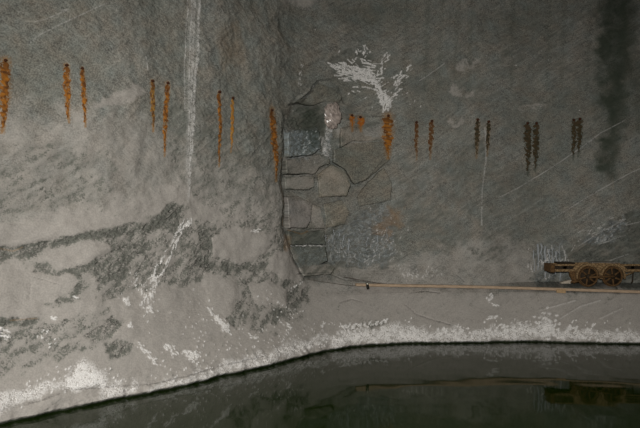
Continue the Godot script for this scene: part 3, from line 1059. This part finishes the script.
func build_rust() -> void:
	var metal := noise_mat(Color(0.20, 0.11, 0.07), Color(0.34, 0.19, 0.10), 0.05, 0.85, 51, 4.0)
	var skin := vmat(0.9)
	for r in rust_table():
		var q := on_rock(r[0], r[1])
		var at := face(q.x, q.y)
		var root := base("rusted_stub", at)
		tag(root, r[7], "iron stub", "rusted iron stubs in a row along the wall")
		var n := out_dir(q.x)
		var sz := px_size(q)
		put(tube_mesh([-n * 0.06, n * 0.015, n * 0.035, n * 0.04], [1.5 * sz, 1.4 * sz, 1.25 * sz, 0.6 * sz], 8), "iron_pin", metal, root)
		# the run: a thin ragged skin of rust on the rock, its edges sunk into the surface
		var q2 := on_rock(r[0] + r[4], r[2])
		var len_: int = max(8, int((q.y - q2.y) / 0.018))
		var st := SurfaceTool.new()
		st.begin(Mesh.PRIMITIVE_TRIANGLES)
		st.set_smooth_group(0)
		var rows := []
		var ph := rng.randf() * 50.0
		var nz := FastNoiseLite.new()
		nz.seed = 900 + int(r[0])
		nz.frequency = 0.12
		for i in len_ + 1:
			var t := float(i) / len_
			var c := q.lerp(q2, t)
			c.x += nz.get_noise_2d(i * 1.3, ph) * 1.6 * sz
			var taper := smoothstep(0.0, 0.06, t) * (1.0 - 0.75 * smoothstep(0.6, 1.0, t))
			var row := []
			for j in 9:
				var u := j / 4.0 - 1.0
				var w: float = r[3] * 1.25 * sz * taper * (1.0 + 0.55 * nz.get_noise_2d(i * 1.1, signf(u) * 30.0 + ph + 20.0)) + 0.002
				var e := Vector2(c.x + u * w, c.y)
				var hide := nz.get_noise_2d(i * 1.4 + 200.0, u * 7.0 + ph) + absf(u) * 0.4 + t * 0.2
				var up := 0.007 if hide < 0.55 else -0.012
				if absf(u) > 0.99: up = -0.015
				var mix := clampf(0.45 + nz.get_noise_2d(i * 2.2 + 500.0, u * 5.0) * 1.3 - (0.6 if t < 0.12 else 0.0) * 0.0, 0.0, 1.0)
				if t < 0.14: mix = min(mix, 0.25)
				var col: Color = r[6].lerp(r[5], mix)
				row.append([face(e.x, e.y) + out_dir(e.x) * up - at, col])
			rows.append(row)
		for i in len_:
			for j in 8:
				for c in [rows[i][j], rows[i][j + 1], rows[i + 1][j + 1], rows[i][j], rows[i + 1][j + 1], rows[i + 1][j]]:
					st.set_color(c[1])
					st.add_vertex(c[0])
		st.index()
		st.generate_normals()
		put(st.commit(), "rust_run", skin, root)

# ---------------------------------------------------------------- the beam along the bank
func grain_mat(a: Color, b: Color, seed_: int) -> StandardMaterial3D:
	var n := FastNoiseLite.new()
	n.seed = seed_
	n.frequency = 0.03
	n.fractal_octaves = 4
	var img := Image.create(256, 64, false, Image.FORMAT_RGB8)
	for y in 64:
		for x in 256:
			img.set_pixel(x, y, a.lerp(b, clampf(0.5 + n.get_noise_2d(x * 0.6, y * 9.0) * 0.9 + n.get_noise_2d(x * 3.0, y * 3.0 + 90.0) * 0.4, 0.0, 1.0)))
	var m := mat(Color.WHITE, 0.85)
	m.albedo_texture = ImageTexture.create_from_image(img)
	m.uv1_triplanar = true
	m.uv1_scale = Vector3(0.8, 5.0, 5.0)
	return m

func beam_piece(st: SurfaceTool, pts: Array, w: float, t: float) -> void:
	var rings := []
	for i in pts.size():
		var d: Vector3 = (pts[min(i + 1, pts.size() - 1)] - pts[max(i - 1, 0)]).normalized()
		var sd := d.cross(Vector3.UP).normalized()
		var up := sd.cross(d).normalized()
		var ring := []
		for k in [[-1, -0.8], [-0.85, -1], [0.85, -1], [1, -0.8], [1, 0.8], [0.85, 1], [-0.85, 1], [-1, 0.8]]:
			ring.append(pts[i] + sd * w * k[0] + up * t * k[1])
		rings.append(ring)
	for i in pts.size() - 1:
		for k in 8:
			var j := (k + 1) % 8
			for v in [rings[i][k], rings[i + 1][k], rings[i + 1][j], rings[i][k], rings[i + 1][j], rings[i][j]]:
				st.add_vertex(v)
	for e in [0, pts.size() - 1]:
		for k in range(1, 7):
			st.add_vertex(rings[e][0])
			st.add_vertex(rings[e][k + (1 if e else 0)])
			st.add_vertex(rings[e][k + (0 if e else 1)])

func build_beam() -> void:
	var wood := grain_mat(Color(0.60, 0.52, 0.44), Color(0.80, 0.71, 0.61), 61)
	var pts := []
	for p in [[356, 286.2], [367, 286.6], [400, 287.0], [440, 287.4], [480, 288.2], [520, 289.4], [560, 290.6], [600, 291.8], [640, 293.2], [690, 295.0]]:
		pts.append(face_px(p[0], p[1]) + Vector3(0, 0.035, 0.03))
	# ease out the bumps of the ground so that the timber stays straight
	for pass_ in 2:
		var q := pts.duplicate()
		for i in range(1, pts.size() - 1):
			q[i] = (pts[i - 1] + pts[i] * 2.0 + pts[i + 1]) * 0.25
		pts = q
	beam_at = pts
	var root := base("timber_beam", pts[0])
	tag(root, "long pale timber beam lying along the bank in front of the wagon", "beam")
	var loc := []
	for p in pts: loc.append(p - pts[0])
	var st := tool()
	beam_piece(st, loc, 0.045, 0.030)
	put(done(st), "timber", wood, root)
	# dark clamp near its end and the short block spliced under it
	var c: Vector3 = loc[0]
	while seen(pts[0] + c).x < 367.0:
		c += (loc[1] - loc[0]) * 0.02
	st = tool()
	box(st, Transform3D(Basis(Vector3.BACK, 0.18), c + Vector3(0, -0.015, 0.045)), Vector3(0.06, 0.15, 0.045), 0.008)
	var clamp_ := put(done(st), "clamp", mat(Color(0.12, 0.115, 0.10), 0.7, 0.3), root)
	clamp_.set_meta("label", "dark clamp near the beam end")
	st = tool()
	box(st, Transform3D(Basis.IDENTITY, c + Vector3(-0.005, 0.035, 0.075)), Vector3(0.035, 0.035, 0.02), 0.006)
	put(done(st), "clamp_tag", mat(Color(0.80, 0.79, 0.74), 0.7), clamp_)
	st = tool()
	box(st, Transform3D(Basis(Vector3.BACK, -0.05), loc[6] + Vector3(0.0, -0.035, 0.045)), Vector3(0.20, 0.085, 0.06), 0.01)
	put(done(st), "splice_block", grain_mat(Color(0.62, 0.52, 0.40), Color(0.80, 0.68, 0.52), 66), root)

var beam_at: Array

# ---------------------------------------------------------------- the wagon chassis
func wheel_mesh_parts(r: float, axis: Vector3, root: Node3D, c: Vector3, turn: float, m: Material, md: Material) -> void:
	var u := Vector3(1, 0, 0)
	u = (u - axis * u.dot(axis)).normalized()
	var v := axis.cross(u).normalized()
	var st := SurfaceTool.new()
	st.begin(Mesh.PRIMITIVE_TRIANGLES)
	st.set_smooth_group(-1)
	# rim with flange, turned about the axle
	var prof := [[0.80, -0.03], [0.80, 0.03], [0.90, 0.035], [0.93, 0.0], [1.0, -0.012], [1.0, -0.03]]
	var n := 28
	for i in n:
		for k in prof.size():
			var p: Array = prof[k]
			var q: Array = prof[(k + 1) % prof.size()]
			var pts := []
			for a in [[p, i], [q, i], [q, i + 1], [p, i + 1]]:
				var an: float = TAU * a[1] / n
				pts.append((u * cos(an) + v * sin(an)) * r * a[0][0] + axis * a[0][1])
			for w in [0, 2, 1, 0, 3, 2]:
				st.add_vertex(pts[w])
	var wheel := put(done(st), "wheel", m, root)
	wheel.position = c
	put(tube_mesh([-axis * 0.030, -axis * 0.018], [r * 0.84, r * 0.84], 24), "spoke_shade_disc", md, wheel)  # added dark disc stands in for the shade behind the spokes
	for k in 6:
		var an := turn + TAU * k / 6.0
		var d := u * cos(an) + v * sin(an)
		put(tube_mesh([d * r * 0.15, d * r * 0.5, d * r * 0.83], [r * 0.12, r * 0.085, r * 0.10], 6), "spoke", m, wheel)
	put(tube_mesh([-axis * 0.05, axis * 0.03, axis * 0.055, axis * 0.06], [r * 0.22, r * 0.24, r * 0.17, r * 0.08], 10), "hub", md, wheel)

func arch(c: Vector3, r0: float, r1: float, z0: float, z1: float) -> ArrayMesh:
	# half ring over a wheel
	var o := PackedVector2Array()
	for i in 17:
		var an := PI * (-0.06 + 1.12 * i / 16.0)
		o.append(Vector2(c.x + cos(an) * r1, c.y + sin(an) * r1))
	for i in 17:
		var an := PI * (-0.06 + 1.12 * (16 - i) / 16.0)
		o.append(Vector2(c.x + cos(an) * r0, c.y + sin(an) * r0))
	return extrude(o, z1, z1 - z0)

func build_wagon() -> void:
	var rusty := noise_mat(Color(0.42, 0.335, 0.235), Color(0.63, 0.53, 0.39), 0.035, 0.85, 71, 2.0)
	var dark := noise_mat(Color(0.29, 0.21, 0.13), Color(0.46, 0.35, 0.22), 0.05, 0.85, 72, 2.0)
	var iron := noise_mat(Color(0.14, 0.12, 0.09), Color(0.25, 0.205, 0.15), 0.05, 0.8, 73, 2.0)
	var g1 := face_px(587, 286.6)
	var g2 := face_px(611.5, 286.6)
	var d := -(g1.z + g2.z) * 0.5
	var k := d / FOCAL
	var root := base("wagon_chassis", Vector3(g1.x, (g1.y + g2.y) * 0.5, -d))
	tag(root, "rusty brown mine wagon chassis with two close spoked wheels on the shelf", "wagon")
	var X := func(px: float) -> float: return (px - 587.0) * k
	var Y := func(py: float) -> float: return (285.6 - py) * k
	var r := 10.4 * k
	var ax := Vector3(0, 0, 1)
	# near wheels and, behind them, the far pair
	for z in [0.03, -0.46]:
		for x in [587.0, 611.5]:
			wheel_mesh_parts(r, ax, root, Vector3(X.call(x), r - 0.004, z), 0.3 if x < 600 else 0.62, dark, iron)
	for x in [587.0, 611.5]:
		put(tube_mesh([Vector3(X.call(x), r, -0.46), Vector3(X.call(x), r, 0.03)], [0.028, 0.028], 8), "axle", iron, root)
	for z in [-0.075, -0.40]:
		# channel side beam: web and two flanges, inside the wheels
		var st := tool()
		var xa: float = X.call(552.5)
		var xb: float = X.call(660)
		box(st, Transform3D(Basis.IDENTITY, Vector3((xa + xb) / 2, Y.call(266.8), z - 0.02)), Vector3(xb - xa, 0.13, 0.02))
		put(done(st), "beam_web", iron, root)
		for y in [264.2, 269.6]:
			st = tool()
			box(st, Transform3D(Basis.IDENTITY, Vector3((xa + xb) / 2, Y.call(y), z + 0.012)), Vector3(xb - xa, 0.042 if y < 266 else 0.055, 0.075))
			put(done(st), "beam_flange", rusty, root)
		# plate over the axles
		var o := PackedVector2Array([Vector2(X.call(570), Y.call(271.5)), Vector2(X.call(576), Y.call(263.0)), Vector2(X.call(600), Y.call(262.0)), Vector2(X.call(622), Y.call(263.0)), Vector2(X.call(629), Y.call(271.5)), Vector2(X.call(611.5), Y.call(268)), Vector2(X.call(601.5), Y.call(274.5)), Vector2(X.call(597), Y.call(274.5)), Vector2(X.call(587), Y.call(268))])
		put(extrude(o, z + 0.075, 0.03), "axle_plate", rusty, root)
	# bent guards over the near wheels
	for x in [587.0, 611.5]:
		put(arch(Vector3(X.call(x), r, 0), r * 1.05, r * 1.2, -0.03, 0.075), "wheel_guard", rusty, root)
	var st := tool()
	box(st, Transform3D(Basis.IDENTITY, Vector3(X.call(552.3), Y.call(267.3), -0.215)), Vector3(0.10, 0.19, 0.46), 0.015)
	put(done(st), "buffer", dark, root)
	for x in [566.0, 599.5, 634.0]:
		st = tool()
		box(st, Transform3D(Basis.IDENTITY, Vector3(X.call(x), Y.call(266.2), -0.235)), Vector3(0.09, 0.10, 0.30))
		put(done(st), "cross_member", dark, root)
	st = tool()
	box(st, Transform3D(Basis(Vector3.BACK, 0.35), Vector3(X.call(573.5), Y.call(276.0), -0.02)), Vector3(0.13, 0.28, 0.05), 0.012)
	put(done(st), "brake_hanger", dark, root)
	put(tube_mesh([Vector3(X.call(570), Y.call(281.0), 0.02), Vector3(X.call(578), Y.call(280.0), 0.02)], [0.022, 0.03], 7), "brake_rod", dark, root)
	put(tube_mesh([Vector3(X.call(587), Y.call(275.8), 0.10), Vector3(X.call(612), Y.call(275.0), 0.10)], [0.026, 0.026], 7), "side_rod", dark, root)
	put(tube_mesh([Vector3(X.call(634), Y.call(270.5), -0.06), Vector3(X.call(633.6), Y.call(276.0), -0.06), Vector3(X.call(633), Y.call(281), -0.05), Vector3(X.call(631.6), Y.call(282.6), -0.05)], [0.014, 0.014, 0.018, 0.012], 7), "drawhook", iron, root)
	put(tube_mesh([Vector3(X.call(623), Y.call(275.5), -0.02), Vector3(X.call(634), Y.call(271.2), -0.04)], [0.02, 0.016], 7), "tie_rod", rusty, root)
	# flat salt-dusted plates lying on the frame
	st = tool()
	box(st, Transform3D(Basis.IDENTITY, Vector3(X.call(606), Y.call(262.2), -0.24)), Vector3(0.60, 0.025, 0.34), 0.008)
	put(done(st), "deck_plate", noise_mat(Color(0.46, 0.43, 0.40), Color(0.62, 0.59, 0.55), 0.04, 0.9, 74, 2.0), root)
	st = tool()
	box(st, Transform3D(Basis.IDENTITY, Vector3(X.call(568), Y.call(262.4), -0.24)), Vector3(0.36, 0.03, 0.34), 0.008)
	put(done(st), "deck_board", iron, root)
	wagon_k = k
	wagon_at = root.position

var wagon_k: float
var wagon_at: Vector3

func extrude(o: PackedVector2Array, z: float, t: float) -> ArrayMesh:
	var tri := Geometry2D.triangulate_polygon(o)
	var st := tool()
	var ccw := not Geometry2D.is_polygon_clockwise(o)
	for e in [0, 1]:
		for i in range(0, tri.size(), 3):
			var a := o[tri[i]]
			var b := o[tri[i + 1]]
			var c := o[tri[i + 2]]
			var flip := (b - a).cross(c - a) > 0
			if e: flip = not flip
			var zz := z - (t if e else 0.0)
			st.add_vertex(Vector3(a.x, a.y, zz))
			if flip:
				st.add_vertex(Vector3(c.x, c.y, zz)); st.add_vertex(Vector3(b.x, b.y, zz))
			else:
				st.add_vertex(Vector3(b.x, b.y, zz)); st.add_vertex(Vector3(c.x, c.y, zz))
	for i in o.size():
		var a := o[i]
		var b := o[(i + 1) % o.size()]
		var p: Array[Vector3] = [Vector3(a.x, a.y, z), Vector3(b.x, b.y, z), Vector3(b.x, b.y, z - t), Vector3(a.x, a.y, z - t)]
		quad(st, Transform3D.IDENTITY, p, not ccw)
	return done(st)

func build_small_things() -> void:
	# pale wedge chocked beside the wheel
	var k := wagon_k
	var o := PackedVector2Array([Vector2(-0.12, 0.0), Vector2(0.12, 0.0), Vector2(0.12, 0.085), Vector2(0.04, 0.075), Vector2(-0.12, 0.03)])
	var w := put(extrude(o, 0.05, 0.10), "wheel_chock", grain_mat(Color(0.66, 0.62, 0.56), Color(0.82, 0.78, 0.72), 81))
	w.position = face_px(565.5, 283.5) + Vector3(0, 0.005, 0.0)
	tag(w, "pale wedge of wood lying beside the wagon wheel", "wedge")
	# grey cables that run on from the beam end
	var i := 0
	for c in [[[[306, 279.5], [328, 283], [345, 285.5], [358, 286.5]], 0.008, Color(0.42, 0.40, 0.37), "thin grey cable running from the bay to the beam end"],
			[[[345, 277.5], [360, 280.5], [380, 284], [402, 286.4]], 0.009, Color(0.34, 0.31, 0.28), "dark cable slanting down to the beam behind the clamp"]]:
		var pts := []
		var rad := []
		for j in c[0].size() - 1:
			for q in 6:
				var a: Array = c[0][j]
				var b: Array = c[0][j + 1]
				var t := q / 6.0
				var sh := on_rock(lerpf(a[0], b[0], t), lerpf(a[1], b[1], t))
				pts.append(face(sh.x, sh.y) + out_dir(sh.x) * 0.012 + Vector3(0, 0.01, 0))
				rad.append(c[1])
		for pass_ in 4:
			var q2 := pts.duplicate()
			for j in range(1, pts.size() - 1):
				q2[j] = (pts[j - 1] + pts[j] * 2.0 + pts[j + 1]) * 0.25
			pts = q2
		tag(put(tube_mesh(pts, rad, 6), "cable", mat(c[2], 0.8)), c[3], "cable")
		i += 1
	# yellow scrap on the rim
	var st := tool()
	var n := 7
	var ctr := Vector3(0.0, 0.012, 0)
	var ring := []
	for j in n:
		var an := TAU * j / n
		ring.append(Vector3(cos(an) * 0.05 * (1.0 + 0.25 * sin(j * 2.3)), 0.004 * sin(j * 1.9), sin(an) * 0.03))
	for j in n:
		for v in [ctr, ring[j], ring[(j + 1) % n], Vector3(0, -0.012, 0), ring[(j + 1) % n], ring[j]]:
			st.add_vertex(v)
	var leaf := put(done(st), "fallen_leaf", mat(Color(0.62, 0.56, 0.16), 0.7))
	leaf.position = face_px(306, 359.3) + Vector3(0, 0.012, 0.015)
	leaf.rotation = Vector3(0.5, 0.4, 0)
	tag(leaf, "tiny yellow leaf stuck on the rim above the water", "leaf")

# ---------------------------------------------------------------- salt crystals standing out of the bloom
func crystals(called: String, label: String, x0: float, y0: float, x1: float, y1: float, n: int, size: float) -> void:
	var st := SurfaceTool.new()
	st.begin(Mesh.PRIMITIVE_TRIANGLES)
	st.set_smooth_group(-1)
	var got := 0
	var qa := on_rock(x0, y1)
	var qb := on_rock(x1, y0)
	var qc := on_rock(x0, y0)
	var qd := on_rock(x1, y1)
	var s0 := minf(qa.x, qc.x)
	var s1 := maxf(qb.x, qd.x)
	var h0 := minf(qa.y, qd.y)
	var h1 := maxf(qb.y, qc.y)
	for i in n * 60:
		if got >= n:
			break
		var q := Vector2(rng.randf_range(s0, s1), rng.randf_range(h0, h1))
		if q.y < 0.08: continue
		var sn := seen(base_point(q.x, q.y))
		if sn.x < x0 or sn.x > x1 or sn.y < y0 or sn.y > y1: continue
		var k := clampi(int((H1 - q.y) / (H1 - H0) * TH), 0, TH - 1) * TW + clampi(int(q.x / total * TW), 0, TW - 1)
		if white[k] < 0.6 or n_grain[k] < 120: continue
		got += 1
		var c := face(q.x, q.y)
		var r := size * rng.randf_range(0.45, 1.25)
		var b := Basis(Vector3(rng.randf_range(-1, 1), rng.randf_range(-1, 1), rng.randf_range(-1, 1)).normalized(), rng.randf() * TAU)
		var v := []
		for e in [Vector3.RIGHT, Vector3.LEFT, Vector3.UP, Vector3.DOWN, Vector3.BACK, Vector3.FORWARD]:
			v.append(c + b * e * r * rng.randf_range(0.6, 1.2))
		var w := rng.randf_range(0.72, 0.90)
		st.set_color(Color(w, w * 0.985, w * 0.97))
		for f in [[0, 2, 4], [4, 2, 1], [1, 2, 5], [5, 2, 0], [4, 3, 0], [1, 3, 4], [5, 3, 1], [0, 3, 5]]:
			st.add_vertex(v[f[0]]); st.add_vertex(v[f[2]]); st.add_vertex(v[f[1]])
	if got == 0: return
	st.generate_normals()
	tag(put(st.commit(), called, salt_mat), label, "salt crust", "", "stuff")

var salt_mat: StandardMaterial3D

func build_salt() -> void:
	salt_mat = vmat(0.7)
	crystals("salt_crust", "white salt bloom branching over the bay of blocks", 330, 44, 412, 114, 700, 0.016)
	crystals("salt_crust", "white salt band along the rim in front of the beam", 326, 318, 650, 344, 1500, 0.016)
	crystals("salt_crust", "thick white salt mass on the bank beside the pale slope", 0, 362, 140, 412, 700, 0.011)
	crystals("salt_crust", "thin white salt edge along the curving rim", 150, 340, 330, 388, 600, 0.011)
	crystals("salt_crust", "white salt specks along the diagonal break", 120, 220, 300, 345, 420, 0.010)

# ---------------------------------------------------------------- added lamps outside the frame
func build_added_lamps() -> void:
	var iron := mat(Color(0.16, 0.16, 0.15), 0.6, 0.5)
	var glow := mat(Color(1, 0.97, 0.9), 0.4)
	glow.emission_enabled = true
	glow.emission = Color(1, 0.95, 0.87)
	glow.emission_energy_multiplier = 3.0
	var root := base("added_flash_lamp", Vector3(flash_at.x, 1.1, flash_at.z))  # added stand lamp doing the work of the camera flash
	tag(root, "added lamp in place of the camera flash, on a stand at the visitors' landing", "lamp")
	var head := flash_at - root.position
	var aim := (flash_aim - flash_at).normalized()
	var bs := Basis.looking_at(aim)
	for i in 3:
		var an := TAU * i / 3.0 + 0.4
		put(tube_mesh([Vector3(0, 0.7, 0), Vector3(cos(an) * 0.45, 0.012, sin(an) * 0.45)], [0.014, 0.012], 6), "leg", iron, root)
	put(tube_mesh([Vector3(0, 0.5, 0), head - Vector3(0, 0.22, 0)], [0.018, 0.016], 8), "pole", iron, root)
	var st := tool()
	box(st, Transform3D(bs, head - aim * 0.10), Vector3(0.46, 0.36, 0.12), 0.02)
	put(done(st), "housing", iron, root)
	st = tool()
	box(st, Transform3D(bs, head - aim * 0.03), Vector3(0.40, 0.30, 0.012), 0.004)
	put(done(st), "lens", glow, root)
	lamp_key.name = "added_flash_light"
	add_child(lamp_key)
	lamp_key.transform = Transform3D(bs, flash_at + aim * 0.17)
	# two strip lamps, unseen, added under the roof to soften the contrast
	for x in [-2.4, 4.2]:
		var lp := base("added_roof_lamp", Vector3(x, 8.5, -5.0))
		tag(lp, "added long fill lamp under the mine roof %s" % ("over the landing side" if x < 0 else "over the wagon side"), "lamp", "added fill lamps under the roof")
		st = tool()
		box(st, Transform3D(Basis.IDENTITY, Vector3(0, -0.04, 0)), Vector3(1.6, 0.08, 0.30), 0.01)
		put(done(st), "lamp_housing", iron, lp)
		st = tool()
		box(st, Transform3D(Basis.IDENTITY, Vector3(0, -0.09, 0)), Vector3(1.5, 0.02, 0.24), 0.004)
		put(done(st), "diffuser", glow, lp)
		var al := AreaLight3D.new()
		al.name = "added_strip_light"
		al.area_size = Vector2(1.5, 0.24)
		al.light_energy = roof_fill_energy
		al.light_color = Color(1.0, 0.95, 0.86)
		al.area_range = 60.0
		al.shadow_enabled = true
		add_child(al, true)
		al.transform = Transform3D(Basis.looking_at(Vector3.DOWN, Vector3.BACK), Vector3(x, 8.38, -5.0))
